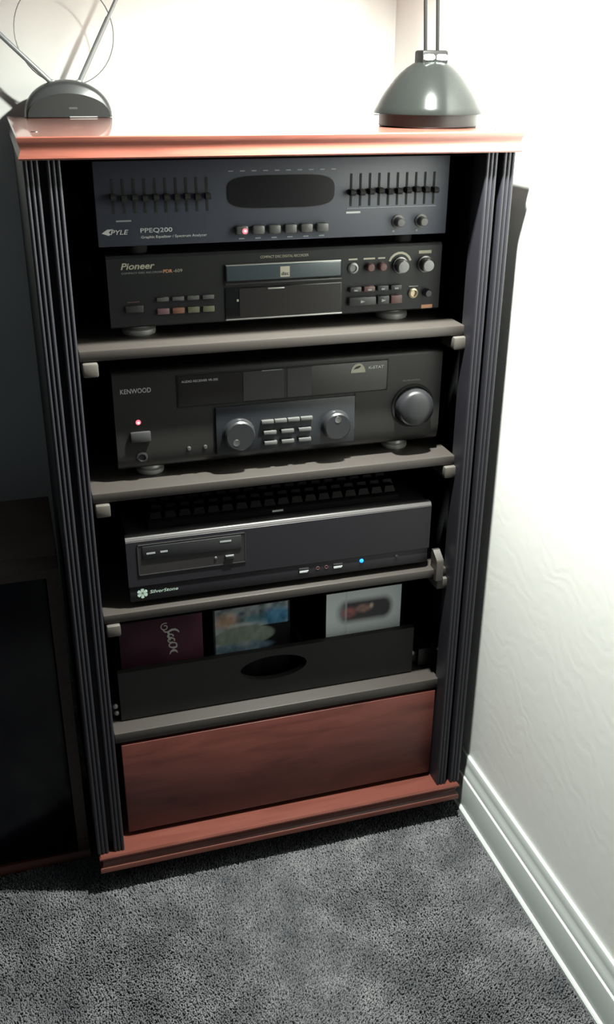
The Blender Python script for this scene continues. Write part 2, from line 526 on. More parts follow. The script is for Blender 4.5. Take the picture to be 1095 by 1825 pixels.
# ------------------------------------------------------------------ graphic equaliser
def equaliser():
    y = 0.050
    x0, x1, z0, z1 = -0.2188, 0.2332, 0.9617, 1.0590
    t = thing('graphic_equalizer', 'blue-black graphic equalizer with two banks of sliders, topmost in the cabinet', 'equalizer', (0, 0.2, 0.9495))
    build('chassis', bx(x0+0.004, x1-0.004, y+0.012, 0.30, z0+0.002, z1-0.002), M['black'], t)
    face = build('face_panel', bx(x0, x1, y, y+0.012, z0, z1, bev=0.0012), M['eq_face'], t)
    for x in (-0.17, 0.185):
        for yy in (0.085, 0.27):
            build('foot', lathe(bmesh.new(), [(0.013, 0), (0.014, 0.003), (0.013, 0.0145)], (x, yy, 0.9495), 'z', 20), M['rubber'], t)
    first = {}
    for a, b in ((-0.1978, -0.0850), (0.0993, 0.2123)):
        for k in range(10):
            x = a+(b-a)*k/9
            dz = (random.random()-0.5)*0.002
            if not first:
                first['s'] = build('slider_slot', bx(x-0.0014, x+0.0014, y-0.0005, y+0.001, 1.0000, 1.0395), M['void'], t)
                first['k'] = build('slider_knob', loft_rect(bmesh.new(), [(x-0.0032, x+0.0026, y-0.010, y-0.0004, 1.0160), (x-0.0036, x+0.0030, y-0.012, y-0.0004, 1.0185), (x-0.0036, x+0.0030, y-0.012, y-0.0004, 1.0205), (x-0.0032, x+0.0026, y-0.010, y-0.0004, 1.0230)]), M['void'], t)
                fx = x
            else:
                copy_part(first['s'], x-fx, 0, 0); copy_part(first['k'], x-fx, 0, dz-0.0015)
    # rounded spectrum display
    cx, cz, rx, rz = 0.0085, 1.0205, 0.0685, 0.0190
    pts = []
    for i in range(48):
        a = 2*math.pi*i/48
        c, s = math.cos(a), math.sin(a)
        pts.append((cx+rx*math.copysign(abs(c)**0.42, c), cz+rz*math.copysign(abs(s)**0.6, s)))
    build('display_rim', prism(bmesh.new(), [(cx+(u-cx)*1.012, cz+(v-cz)*1.05) for u, v in pts], lambda u, v, q: (u, q, v), y-0.0004, y+0.001), M['button_dark'], t)
    build('display_window', prism(bmesh.new(), pts, lambda u, v, q: (u, q, v), y-0.0010, y+0.001), M['gloss'], t)
    # buttons
    bt = None
    for k in range(6):
        x = -0.0436+0.0208*k
        bm = bx(x-0.0080, x+0.0080, y-0.008, y, 0.9705, 0.9818, bev=0.0028)
        p = build('push_button', bm, M['button'], t)
        build('button_mark', bx(x-0.003, x+0.004, y-0.0004, y, 0.9648, 0.9662), M['print_dim'], p)
        if k == 0:
            build('power_light', lathe(bmesh.new(), [(0.0034, 0), (0.0030, 0.0012), (0, 0.0018)], (x+0.003, y-0.0078, 0.9755), 'y', 16), M['led_red'], p)
            build('power_light_core', lathe(bmesh.new(), [(0.0014, 0), (0, 0.0008)], (x+0.003, y-0.0094, 0.9758), 'y', 12), M['led_pale'], p)
    for x in (0.1645, 0.1968):
        build('knob', lathe(bmesh.new(), [(0.0088, 0), (0.0086, 0.0016), (0.0062, 0.002), (0.0058, 0.011), (0.0046, 0.0125), (0, 0.0128)], (x, y, 0.9790), 'y', 24), M['button'], t)
        build('knob_mark', bx(x-0.0072, x-0.0040, y-0.0004, y, 0.9662, 0.9684), M['print_dim'], t)
    # lettering
    bm = bmesh.new()
    prism(bm, [(-0.2140, 0.9778), (-0.2070, 0.9822), (-0.1995, 0.9822), (-0.2035, 0.9806), (-0.2055, 0.9788), (-0.2035, 0.9766), (-0.2055, 0.9748)], lambda u, v, q: (u, q, v), y-0.0005, y)
    build('bird_emblem', bm, M['print'], t)
    text('lettering', 'PYLE', -0.2035, -0.1822, 0.9758, 0.9812, y-0.0005, M['print'], t, shear=0.25, bold=0.012)
    text('lettering', 'PPEQ200', -0.1678, -0.1292, 0.9762, 0.9824, y-0.0005, M['print'], t, bold=0.01)
    text('lettering', 'Graphic Equalizer / Spectrum Analyzer', -0.1675, -0.0868, 0.9695, 0.9735, y-0.0005, M['print'], t, bold=0.014)
    build('label_line', bx(-0.196, -0.178, y-0.0004, y, 0.9905, 0.9922), M['print_dim'], t)
    build('label_line', bx(0.0935, 0.1125, y-0.0004, y, 0.9912, 0.9936), M['print'], t)
    for k in range(10):
        build('scale_mark', bx(-0.058+0.0145*k, -0.052+0.0145*k, y-0.0004, y, 1.0445, 1.0457), M['print_dim'], t)
        if k == 0:
            pass
    build('scale_line', bx(0.0945, 0.2165, y-0.0004, y, 0.9972, 0.9978), M['print_dim'], t)
equaliser()

# ------------------------------------------------------------------ disc recorder
def recorder():
    y = 0.060
    x0, x1, z0, z1 = -0.2105, 0.2340, 0.8600, 0.9488
    t = thing('disc_recorder', 'black compact disc recorder with central tray, under the graphic equalizer', 'recorder', (0, 0.2, 0.8443))
    build('chassis', bx(x0+0.004, x1-0.004, y+0.014, 0.32, z0+0.002, z1-0.001), M['black'], t)
    pts = [(y+0.014, z0), (y+0.003, z0), (y+0.001, z0+0.002), (y+0.001, 0.8745), (y-0.002, 0.8765), (y-0.002, 0.9015), (y, 0.9040), (y, z1-0.004), (y+0.0035, z1), (y+0.014, z1)]
    build('face_panel', prism(bmesh.new(), [(y+0.014, z0), (y+0.002, z0), (y, z0+0.002), (y, z1-0.0035), (y+0.003, z1), (y+0.014, z1)], lambda u, v, q: (q, u, v), x0, x1), M['cd_face'], t)
    for x in (-0.1715, 0.1800):
        for yy in (0.098, 0.28):
            f = build('foot', lathe(bmesh.new(), [(0.021, 0), (0.022, 0.002), (0.022, 0.007), (0.020, 0.009), (0.016, 0.010), (0.016, 0.0165)], (x, yy, 0.8443), 'z', 32), M['steel'], t)
    bm = bx(-0.0655, 0.0930, y-0.0008, y+0.002, 0.9085, 0.9330)
    build('tray_recess', bm, M['void'], t)
    tr = build('disc_tray', bx(-0.0632, 0.0908, y-0.0045, y, 0.9120, 0.9318, bev=0.0020, seg=3), M['tray'], t)
    build('tray_highlight', bx(-0.0628, 0.0904, y-0.0040, y-0.0002, 0.9312, 0.9326, bev=0.0004), M['steel'], tr)  # bright strip added for the highlight along the tray top
    build('tray_lip', bx(-0.0640, 0.0915, y-0.0040, y, 0.9075, 0.9098, bev=0.0006), M['button_dark'], tr)
    build('disc_emblem', bx(0.0080, 0.0205, y-0.0049, y-0.0044, 0.9148, 0.9280), M['print_cream'], tr)
    text('emblem_lettering', 'disc', 0.0092, 0.0193, 0.9170, 0.9215, y-0.0051, M['black'], tr, bold=0.02)
    # display
    build('display_window', bx(-0.0642, 0.0925, y-0.0016, y, 0.8640, 0.9036, bev=0.0006), M['gloss'], t)
    build('glass_or_reflection', bx(-0.0455, 0.0915, y-0.0022, y-0.0012, 0.8656, 0.9022), M['gloss_brown'], t)
    build('display_trim', bx(-0.0642, 0.0935, y-0.0030, y, 0.8622, 0.8640, bev=0.0005), M['steel'], t)
    build('display_lever', bx(-0.0080, 0.0140, y-0.0034, y-0.0012, 0.8998, 0.9014, bev=0.0004), M['steel'], t)
    build('display_light', bx(-0.0492, -0.0468, y-0.0024, y-0.001, 0.8858, 0.8886), M['print_cream'], t)
    # left buttons
    cols = ['button', 'button', 'button', 'button', 'button_pink', 'button_orange', 'button_olive', 'button_olive']
    for r, z in ((0, 0.8940), (1, 0.8788)):
        for k in range(4):
            x = -0.1443+0.0193*k
            h = 0.0026 if r == 0 else 0.0036
            p = build('push_button', bx(x-0.0076, x+0.0076, y-0.0032, y, z-h, z+h, bev=0.0008), M[cols[r*4+k]], t)
    build('power_button', bx(-0.1912, -0.1690, y-0.0030, y, 0.8795, 0.8882, bev=0.001), M['button_dark'], t)
    build('power_mark', bx(-0.1880, -0.1730, y-0.0004, y, 0.8915, 0.8928), M['button_red'], t)
    # right controls
    build('headphone_jack', lathe(bmesh.new(), [(0.0075, 0), (0.0072, 0.002), (0.0048, 0.0026), (0.0044, 0.0008), (0, 0.0008)], (0.1080, y, 0.9205), 'y', 24), M['knob_silver'], t)
    for x in (0.1306, 0.1480):
        build('small_knob', lathe(bmesh.new(), [(0.0056, 0), (0.0054, 0.008), (0.0042, 0.0095), (0, 0.0098)], (x, y, 0.9212), 'y', 20), M['button_red'], t)
    for x in (0.1742, 0.2098):
        k = build('knob', lathe(bmesh.new(), [(0.0112, 0), (0.0108, 0.003), (0.0094, 0.0034), (0.0088, 0.014), (0.0072, 0.0155), (0, 0.0158)], (x, y, 0.9215), 'y', 28), M['knob_silver'], t)
    for k in range(4):
        x = 0.1108+0.0192*k
        build('push_button', bx(x-0.0080, x+0.0080, y-0.0070, y, 0.8898, 0.8966, bev=0.0012), M['button_dark' if k != 1 else 'button_red'], t)
        build('button_mark', bx(x-0.0026, x+0.0026, y-0.0074, y-0.0069, 0.8914, 0.8934), M['print_dim'], t)
    for xa, xb, mm in ((0.1020, 0.1400, 'button_dark'), (0.1422, 0.1590, 'button_dark'), (0.1612, 0.1775, 'button_red')):
        p = build('push_button', bx(xa, xb, y-0.0070, y, 0.8718, 0.8830, bev=0.0014), M[mm], t)
        if mm == 'button_dark':
            c = (xa+xb)/2
            prism_bm = prism(bmesh.new(), [(c-0.003, 0.8752), (c+0.003, 0.8772), (c-0.003, 0.8792)], lambda u, v, q: (u, q, v), y-0.0074, y-0.0069)
            build('play_mark', prism_bm, M['print_dim'], p)
    build('phones_socket', lathe(bmesh.new(), [(0.0068, 0), (0.0066, 0.003), (0.0044, 0.0038), (0.0036, 0.0010), (0, 0.0010)], (0.1948, y, 0.8835), 'y', 24), M['gold'], t)
    build('level_knob', lathe(bmesh.new(), [(0.0056, 0), (0.0052, 0.009), (0.0042, 0.0104), (0, 0.0106)], (0.2142, y, 0.8835), 'y', 20), M['knob'], t)
    build('gold_plate', bx(0.2085, 0.2245, y-0.0005, y, 0.8604+0.0012, 0.8665), M['print_orange'], t)
    # lettering
    text('lettering', 'Pioneer', -0.1935, -0.1516, 0.9322, 0.9402, y-0.0005, M['print_cream'], t, shear=0.25, bold=0.02)
    text('lettering', 'COMPACT DISC RECORDER', -0.1930, -0.1420, 0.9268, 0.9290, y-0.0005, M['print_dim'], t)
    text('lettering', 'PDR', -0.1415, -0.1300, 0.9264, 0.9304, y-0.0005, M['print_orange'], t, bold=0.02)
    text('lettering', '-609', -0.1290, -0.1176, 0.9266, 0.9304, y-0.0005, M['print_cream'], t)
    text('lettering', 'COMPACT DISC DIGITAL RECORDER', -0.0170, 0.0470, 0.9386, 0.9418, y-0.0005, M['print_cream'], t)
    for x, w in ((0.1080, 0.006), (0.1306, 0.008), (0.1480, 0.005), (0.2098, 0.009)):
        build('control_label', bx(x-w, x+w, y-0.0004, y, 0.9308 if w < 0.009 else 0.9352, 0.9328 if w < 0.009 else 0.9392), M['print_cream'], t)
    pts = [(0.1742+r*math.cos(a), 0.9215+r*math.sin(a)) for r, aa in ((0.0145, range(20, 161, 20)), (0.0175, range(160, 19, -20))) for a in [math.radians(q) for q in aa]]
    build('control_label', prism(bmesh.new(), pts, lambda u, v, q: (u, q, v), y-0.0004, y), M['print_cream'], t)
    build('control_label', bx(0.1890, 0.2020, y-0.0004, y, 0.8918, 0.8930), M['print_dim'], t)
recorder()

# ------------------------------------------------------------------ receiver
def receiver():
    y = 0.050
    x0, x1, z0, z1 = -0.2160, 0.2408, 0.6715, 0.8060
    t = thing('audio_receiver', 'black audio receiver with big round volume knob on the second shelf', 'receiver', (0, 0.2, 0.6554))
    build('chassis', bx(x0+0.006, x1-0.006, y+0.020, 0.36, z0+0.004, z1-0.003), M['black'], t)
    # face: upright with its lower edge rolled back
    pts = [(y+0.020, z0), (y+0.010, z0), (y+0.0045, z0+0.004), (y+0.0015, z0+0.012), (y, z0+0.024), (y, z1-0.006), (y+0.002, z1-0.0015), (y+0.005, z1), (y+0.020, z1)]
    bm = prism(bmesh.new(), pts, lambda u, v, q: (q, u, v), x0, x1)
    build('face_panel', bm, M['rx_face'], t, smooth=40)
    for x in (-0.1700, 0.1880):
        for yy in (0.086, 0.31):
            build('foot', lathe(bmesh.new(), [(0.018, 0), (0.019, 0.002), (0.019, 0.006), (0.016, 0.008), (0.014, 0.0185)], (x, yy, 0.6554), 'z', 28), M['steel'], t)
    # display window
    build('window_surround', bx(-0.1342, 0.1600, y-0.0008, y+0.001, 0.7530, 0.7975, bev=0.0004), M['void'], t)
    w = build('display_window', bx(-0.1325, 0.1580, y-0.0018, y, 0.7545, 0.7960, bev=0.0008), M['gloss_brown'], t)
    build('glass_or_reflection', bx(-0.0455, 0.0105, y-0.0024, y-0.0015, 0.7553, 0.7954), M['gloss_reflection'], w)  # paler patch painted for the room's reflection in the window
    build('glass_or_reflection', bx(0.0150, 0.0490, y-0.0024, y-0.0015, 0.7553, 0.7954), M['gloss_reflection'], w)  # second painted patch of the same reflection
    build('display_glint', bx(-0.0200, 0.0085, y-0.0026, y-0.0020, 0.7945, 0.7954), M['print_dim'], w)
    # central control panel
    bm = bx(-0.0845, 0.1120, y-0.0035, y+0.001, 0.6830, 0.7500, bev=0.0018)
    build('control_panel', bm, M['rx_panel'], t)
    yp = y-0.0035
    for x, z, r in ((-0.0535, 0.7105, 0.0212), (0.0835, 0.7110, 0.0200)):
        d = build('dial', lathe(bmesh.new(), [(r+0.0012, 0), (r+0.0010, 0.001), (r, 0.0015), (r-0.0006, 0.010), (r-0.0026, 0.0122), (0, 0.0118)], (x, yp, z), 'y', 48), M['knob'], t)
        a = math.radians(235 if x < 0 else 90)
        build('finger_dimple', lathe(bmesh.new(), [(0.0048, 0), (0.0046, 0.0005), (0.0030, 0.0003), (0, 0.0001)], (x+0.0105*math.cos(a), yp-0.0120, z+0.0105*math.sin(a)), 'y', 20), M['knob_silver'], d)
    for z, xs, w_ in ((0.7246, (-0.0140, 0.0043, 0.0226, 0.0409), 0.0086), (0.7090, (-0.0108, 0.0139, 0.0386), 0.0090), (0.6942, (-0.0100, 0.0142, 0.0386), 0.0090)):
        for x in xs:
            build('push_button', bx(x-w_, x+w_, yp-0.0050, yp, z-0.0028, z+0.0028, bev=0.0010), M['button'], t)
    # volume
    v = build('volume_bezel', lathe(bmesh.new(), [(0.0318, 0.0), (0.0312, 0.0014), (0.0285, 0.0018), (0.0275, 0.0008), (0, 0.0008)], (0.1990, y, 0.7270), 'y', 56), M['void'], t)
    build('volume_knob', lathe(bmesh.new(), [(0.0272, 0), (0.0268, 0.012), (0.0250, 0.0170), (0.0215, 0.0195), (0.0120, 0.0212), (0, 0.0216)], (0.1990, y-0.0009, 0.7270), 'y', 56), M['knob'], t)
    build('panel_seam', bx(0.1118, 0.1136, y-0.0006, y+0.001, 0.7000, 0.7530), M['void'], t)
    build('panel_seam', bx(-0.0862, -0.0846, y-0.0006, y+0.001, 0.6830, 0.7380), M['void'], t)
    # power
    build('power_light', lathe(bmesh.new(), [(0.0034, 0), (0.0028, 0.0016), (0, 0.0022)], (-0.1862, y, 0.7380), 'y', 16), M['led_red'], t)
    build('power_light_core', lathe(bmesh.new(), [(0.0017, 0), (0, 0.0010)], (-0.1862, y-0.0020, 0.7380), 'y', 12), M['led_pale'], t)
    build('power_button', bx(-0.1980, -0.1712, y-0.0050, y, 0.7110, 0.7262, bev=0.0022), M['button_dark'], t)
    build('phones_socket', lathe(bmesh.new(), [(0.0078, 0), (0.0074, 0.002), (0.0050, 0.0026), (0.0046, 0.0008), (0, 0.0008)], (-0.1842, y+0.001, 0.6890), 'y', 24), M['black'], t)
    for x in (-0.1214, -0.0993):
        build('small_button', lathe(bmesh.new(), [(0.0028, 0), (0.0024, 0.0028), (0, 0.0032)], (x, y, 0.6954), 'y', 14), M['knob_silver'], t)
    # lettering
    text('lettering', 'KENWOOD', -0.2065, -0.1672, 0.7776, 0.7840, y-0.0005, M['print'], t, bold=0.006)
    text('lettering', 'AUDIO RECEIVER VR-205', -0.1275, -0.0794, 0.7868, 0.7898, y-0.0022, M['print'], t)
    text('lettering', 'K-STAT', 0.1305, 0.1525, 0.7858, 0.7898, y-0.0022, M['print'], t, bold=0.02)
    text('lettering', 'VOLUME CONTROL', 0.1820, 0.2090, 0.7632, 0.7652, y-0.0005, M['print_dim'], t)
    ar = [(0.1153+0.0105*math.cos(a), 0.7818+0.0130*math.sin(a)) for a in [math.pi*i/16 for i in range(17)]]
    e = build('surround_emblem', prism(bmesh.new(), ar, lambda u, v, q: (u, q, v), y-0.0024, y-0.0018), M['print_cream'], w)
    build('emblem_swoosh', prism(bmesh.new(), [(0.1085, 0.7866), (0.1120, 0.7902), (0.1170, 0.7916), (0.1195, 0.7905), (0.1160, 0.7880), (0.1120, 0.7872)], lambda u, v, q: (u, q, v), y-0.0027, y-0.0023), M['black'], w)
receiver()

# ------------------------------------------------------------------ computer + keyboard
def computer():
    y = 0.030
    x0, x1, z0, z1 = -0.2168, 0.2300, 0.4835, 0.5820
    t = thing('media_computer', 'low black desktop computer with optical drive and blue light on the third shelf', 'computer', (0, 0.2, 0.4734))
    build('case', bx(x0+0.003, x1-0.003, y+0.012, 0.34, z0, z1-0.001), M['black'], t)
    pts = [(y+0.012, z0+0.024), (y, z0+0.024), (y, z1-0.0062), (y+0.0010, z1-0.0056), (y+0.012, z1-0.0056)]
    build('chamfer_highlight', prism(bmesh.new(), [(y+0.012, z1-0.0058), (y+0.0004, z1-0.0058), (y+0.0006, z1-0.0046), (y+0.0030, z1-0.0014), (y+0.0052, z1), (y+0.012, z1)], lambda u, v, q: (q, u, v), x0, x1), M['pc_highlight'], t, smooth=20)  # chamfer split off in a paler colour to paint its highlight
    build('face_plate', prism(bmesh.new(), pts, lambda u, v, q: (q, u, v), x0, x1), M['pc_face'], t, smooth=20)
    build('lower_panel', bx(x0+0.001, x1-0.001, y+0.0015, y+0.012, z0, z0+0.0230, bev=0.0008), M['pc_face'], t)
    for x in (-0.185, 0.20):
        for yy in (0.07, 0.31):
            build('foot', lathe(bmesh.new(), [(0.014, 0), (0.015, 0.002), (0.014, 0.0105)], (x, yy, 0.4734), 'z', 20), M['rubber'], t)
    # optical drive behind a narrow frame
    bm = bmesh.new()
    a, b, c, d = -0.2020, -0.0512, 0.5245, 0.5708
    for q in ((a, b, d-0.0012, d), (a, b, c, c+0.0012), (a, a+0.0012, c, d), (b-0.0012, b, c, d)):
        box(bm, q[0], q[1], y-0.0012, y+0.001, q[2], q[3])
    dr = build('drive_frame', bm, M['button_dark'], t)
    build('drive_bezel', bx(a+0.0012, b-0.0012, y-0.0006, y+0.001, c+0.0012, d-0.0012), M['gloss_brown'], t)
    tr = build('drive_tray', bx(-0.1955, -0.0575, y-0.0022, y, 0.5475, 0.5680, bev=0.0010), M['black'], t)
    build('eject_button', bx(-0.0815, -0.0685, y-0.0036, y, 0.5335, 0.5395, bev=0.0010), M['button_dark'], t)
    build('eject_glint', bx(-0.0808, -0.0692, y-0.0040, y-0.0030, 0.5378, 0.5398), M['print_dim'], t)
    build('drive_light', lathe(bmesh.new(), [(0.0022, 0), (0.0016, 0.0012), (0, 0.0014)], (-0.0945, y-0.0006, 0.5368), 'y', 12), M['button'], t)
    for x, z, w in ((-0.1840, 0.5575, 0.006), (-0.1660, 0.5578, 0.005), (-0.0800, 0.5615, 0.008)):
        build('drive_mark', bx(x-w, x+w, y-0.0026, y-0.0021, z-0.0012, z+0.0012), M['print_dim'], t)
    for x in (0.0345, 0.0865):
        u = build('usb_port', bx(x-0.0075, x+0.0075, y-0.0002, y+0.002, 0.4938, 0.5012, bev=0.0010), M['black'], t)
        build('usb_tongue', prism(bmesh.new(), [(x-0.0068, 0.4945), (x+0.0050, 0.4945), (x+0.0068, 0.4972), (x-0.0068, 0.4972)], lambda p, v, q: (p, q, v), y-0.0010, y), M['usb'], u)
    for x in (0.0560, 0.0690):
        build('audio_socket', lathe(bmesh.new(), [(0.0030, 0), (0.0028, 0.0006), (0.0016, 0.0006), (0.0014, 0), (0, 0)], (x, y+0.0014, 0.4975), 'y', 14), M['button_red'], t)
    build('power_light', lathe(bmesh.new(), [(0.0032, 0), (0.0028, 0.0014), (0, 0.0020)], (0.1234, y+0.0014, 0.5000), 'y', 18), M['led_blue'], t)
    build('reset_button', lathe(bmesh.new(), [(0.0022, 0), (0.0020, 0.0012), (0, 0.0014)], (0.1785, y+0.0014, 0.5000), 'y', 14), M['button_dark'], t)
    # snowflake emblem and lettering
    bm = bmesh.new()
    ex, ez = -0.1988, 0.4955
    for k in range(6):
        a = math.pi/6+k*math.pi/3
        c, s = math.cos(a), math.sin(a)
        w = 0.0013
        prism(bm, [(ex+c*0.001-s*w, ez+s*0.001+c*w), (ex+c*0.001+s*w, ez+s*0.001-c*w), (ex+c*0.0066+s*w*1.9, ez+s*0.0066-c*w*1.9), (ex+c*0.0078, ez+s*0.0078), (ex+c*0.0066-s*w*1.9, ez+s*0.0066+c*w*1.9)], lambda u, v, q: (u, q, v), y+0.0009, y+0.0016)
    build('snowflake_emblem', bm, M['print_green'], t)
    text('lettering', 'SilverStone', -0.1885, -0.1490, 0.4940, 0.4992, y+0.0009, M['print_green'], t, shear=0.2, bold=0.01)

    k = thing('keyboard', 'black keyboard lying on top of the low desktop computer', 'keyboard', (0, 0.12, 0.5820))
    xa, xb, ya, yb = -0.182, 0.186, 0.053, 0.175
    bm = prism(bmesh.new(), [(ya, 0.5822), (ya, 0.5900), (ya+0.004, 0.5925), (yb, 0.6020), (yb, 0.5822)], lambda u, v, q: (q, u, v), xa, xb)
    build('keyboard_case', bm, M['keys'], k)
    build('logo_plate', bx(-0.0060, 0.0100, ya-0.0006, ya, 0.5855, 0.5882), M['usb'], k)
    key = None
    for r in range(5):
        yy = ya+0.016+r*0.0205
        zz = 0.5925+(yy-ya-0.004)*(0.0095/(yb-ya-0.004))
        for c in range(18):
            xx = xa+0.012+c*0.0203+(0.004 if r % 2 else 0)
            if key is None:
                bm = loft_rect(bmesh.new(), [(xx-0.0062, xx+0.0062, yy-0.0060, yy+0.0066, zz+0.0080), (xx-0.0086, xx+0.0086, yy-0.0088, yy+0.0088, zz-0.001)])
                key = build('keycap', bm, M['button_dark'], k); k0 = (xx, yy, zz)
                key.data.materials[0] = M['keys']
            else:
                copy_part(key, xx-k0[0], yy-k0[1], zz-k0[2])
computer()

# ------------------------------------------------------------------ compact discs in the bin
def art_mesh(name, x0, x1, z0, z1, y, fn, parent, m, n=72):
    base = WORLD[parent.name]
    u = np.linspace(0, 1, n); uu, vv = np.meshgrid(u, u)
    co = np.stack([x0+uu*(x1-x0)-base[0], np.full_like(uu, y-base[1]), z0+vv*(z1-z0)-base[2]], -1).reshape(-1, 3)
    idx = np.arange(n*n).reshape(n, n)
    f = np.stack([idx[:-1, :-1], idx[:-1, 1:], idx[1:, 1:], idx[1:, :-1]], -1).reshape(-1, 4)
    me = bpy.data.meshes.new(name)
    me.from_pydata(co.tolist(), [], f.tolist())
    ca = me.color_attributes.new('print', 'FLOAT_COLOR', 'POINT')
    rgb = fn(uu.ravel(), vv.ravel())
    ca.data.foreach_set('color', np.concatenate([np.clip(rgb, 0, 1), np.ones((n*n, 1))], 1).astype(np.float32).ravel())
    me.materials.append(m)
    o = bpy.data.objects.new(name, me); COL.objects.link(o); o.parent = parent
    WORLD[o.name] = base
    return o

def print_mat():
    m = mat('printed_card', (0.5, 0.5, 0.5), 0.5, spec=0.12)
    nt, N, L, b = nodes(m)
    a = N.new('ShaderNodeAttribute'); a.attribute_name = 'print'
    L.new(a.outputs['Color'], b.inputs['Base Color'])
    return m
M['card'] = print_mat()

def vnoise(u, v, s, seed):
    r = np.random.default_rng(seed); g = r.random((s+2, s+2, 3))
    x, yv = u*s, v*s
    i, j = x.astype(int), yv.astype(int)
    fx, fy = (x-i)[:, None], (yv-j)[:, None]
    fx, fy = fx*fx*(3-2*fx), fy*fy*(3-2*fy)
    return (g[i, j]*(1-fx)+g[i+1, j]*fx)*(1-fy)+(g[i, j+1]*(1-fx)+g[i+1, j+1]*fx)*fy

def ell(u, v, cu, cv, ru, rv, soft=0.15):
    d = np.sqrt(((u-cu)/ru)**2+((v-cv)/rv)**2)
    return np.clip((1-d)/soft, 0, 1)[:, None]

def mixc(a, c, k):
    return a*(1-k)+np.array(c)*k

def art_maroon(u, v):
    return np.array([0.060, 0.022, 0.036])*(0.7+0.6*vnoise(u, v, 5, 3)[:, :1])*(0.6+0.6*u[:, None])

def art_collage(u, v):
    n = vnoise(u, v, 11, 5); n2 = vnoise(u, v, 26, 9)
    k = n[:, :1]*0.6+n2[:, :1]*0.4
    c = np.array([0.30, 0.34, 0.36])*(0.25+1.5*k**1.4)+(n-0.5)*np.array([0.06, 0.02, 0.06])
    c = mixc(c, np.array([0.42, 0.25, 0.15])*(0.5+k), ell(u, v, 0.17, 0.86, 0.20, 0.12, 0.6)*0.8)
    c = mixc(c, np.array([0.04, 0.20, 0.36])*(0.4+1.3*k), ell(u, v, 0.83, 0.84, 0.26, 0.14, 0.5)*0.85)
    c = mixc(c, np.array([0.03, 0.15, 0.19])*(0.4+1.2*k), ell(u, v, 0.54, 0.84, 0.20, 0.07, 0.6)*0.7)
    c = mixc(c, (0.50, 0.52, 0.52), ell(u, v, 0.36, 0.79, 0.24, 0.035, 0.7)*0.7)
    c = mixc(c, (0.005, 0.005, 0.007), ((u > 0.60) & (v < 0.76))[:, None]*1.0)
    c = mixc(c, np.array([0.20, 0.235, 0.19])*(0.75+0.5*k), ell(u, v, 0.40, 0.655, 0.42, 0.125, 0.10)*0.95)
    c = mixc(c, np.array([0.12, 0.19, 0.25])*(0.6+0.9*k), ell(u, v, 0.36, 0.52, 0.46, 0.075, 0.3)*0.9)
    c = mixc(c, (0.36, 0.34, 0.32), ell(u, v, 0.40, 0.565, 0.16, 0.05, 0.8)*n2[:, 1:2])
    c = c*np.clip((v-0.43)/0.02, 0.01, 1)[:, None]  # paints the dark inside the bin into the cover's lower part
    return c*(1-((u < 0.015) | (u > 0.985))[:, None]*0.9)

def art_vignette(u, v):
    c = np.full((len(u), 3), 0.0)+np.array([0.72, 0.78, 0.78])
    # dark rounded picture fading into the pale border
    r = 0.15
    qx = np.maximum(np.abs(u-0.51)-(0.40-r), 0); qv = np.maximum(np.abs(v-0.755)-(0.165-r), 0)
    d = np.clip((r-np.sqrt(qx**2+qv**2))/0.075, 0, 1)*np.clip((u-0.05)/0.22, 0.55, 1)
    c = mixc(c, (0.075, 0.07, 0.078), d[:, None])
    n = vnoise(u, v, 22, 11)
    c = mixc(c, np.array([0.42, 0.16, 0.16]), ell(u, v, 0.30, 0.74, 0.13, 0.085, 0.6)*(0.35+n[:, :1]*0.9))
    c = mixc(c, np.array([0.44, 0.27, 0.23]), ell(u, v, 0.50, 0.775, 0.14, 0.065, 0.6)*(0.3+n[:, 1:2]*0.9))
    c = mixc(c, (0.62, 0.52, 0.42), ell(u, v, 0.60, 0.795, 0.035, 0.04, 0.6)*0.9)
    c = mixc(c, (0.55, 0.58, 0.60), (np.abs(u-0.255) < 0.014)[:, None]*0.5)
    return c

def disc_case(label, x0, x1, z1, fn):
    zb, y = 0.2792, 0.072
    t = thing('disc_case', label, 'cd', ((x0+x1)/2, y+0.005, zb), 'compact discs in the pull-out bin')
    z1 = min(z1, zb+0.148)
    build('jewel_case', bx(x0, x1, y, y+0.0104, zb, z1, bev=0.0006), M['black'], t)
    art_mesh('cover_print', x0+0.0006, x1-0.0006, zb+0.001, z1-0.0006, y-0.0003, fn, t, M['card'])
    return t

d1 = disc_case('dark maroon disc case with silver script running down it, left in the bin', -0.2330, -0.1100, 0.4272, art_maroon)
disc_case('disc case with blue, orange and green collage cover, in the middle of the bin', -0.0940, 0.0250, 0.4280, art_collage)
disc_case('white disc case with dark oval picture, right end of the bin', 0.0830, 0.2080, 0.4280, art_vignette)

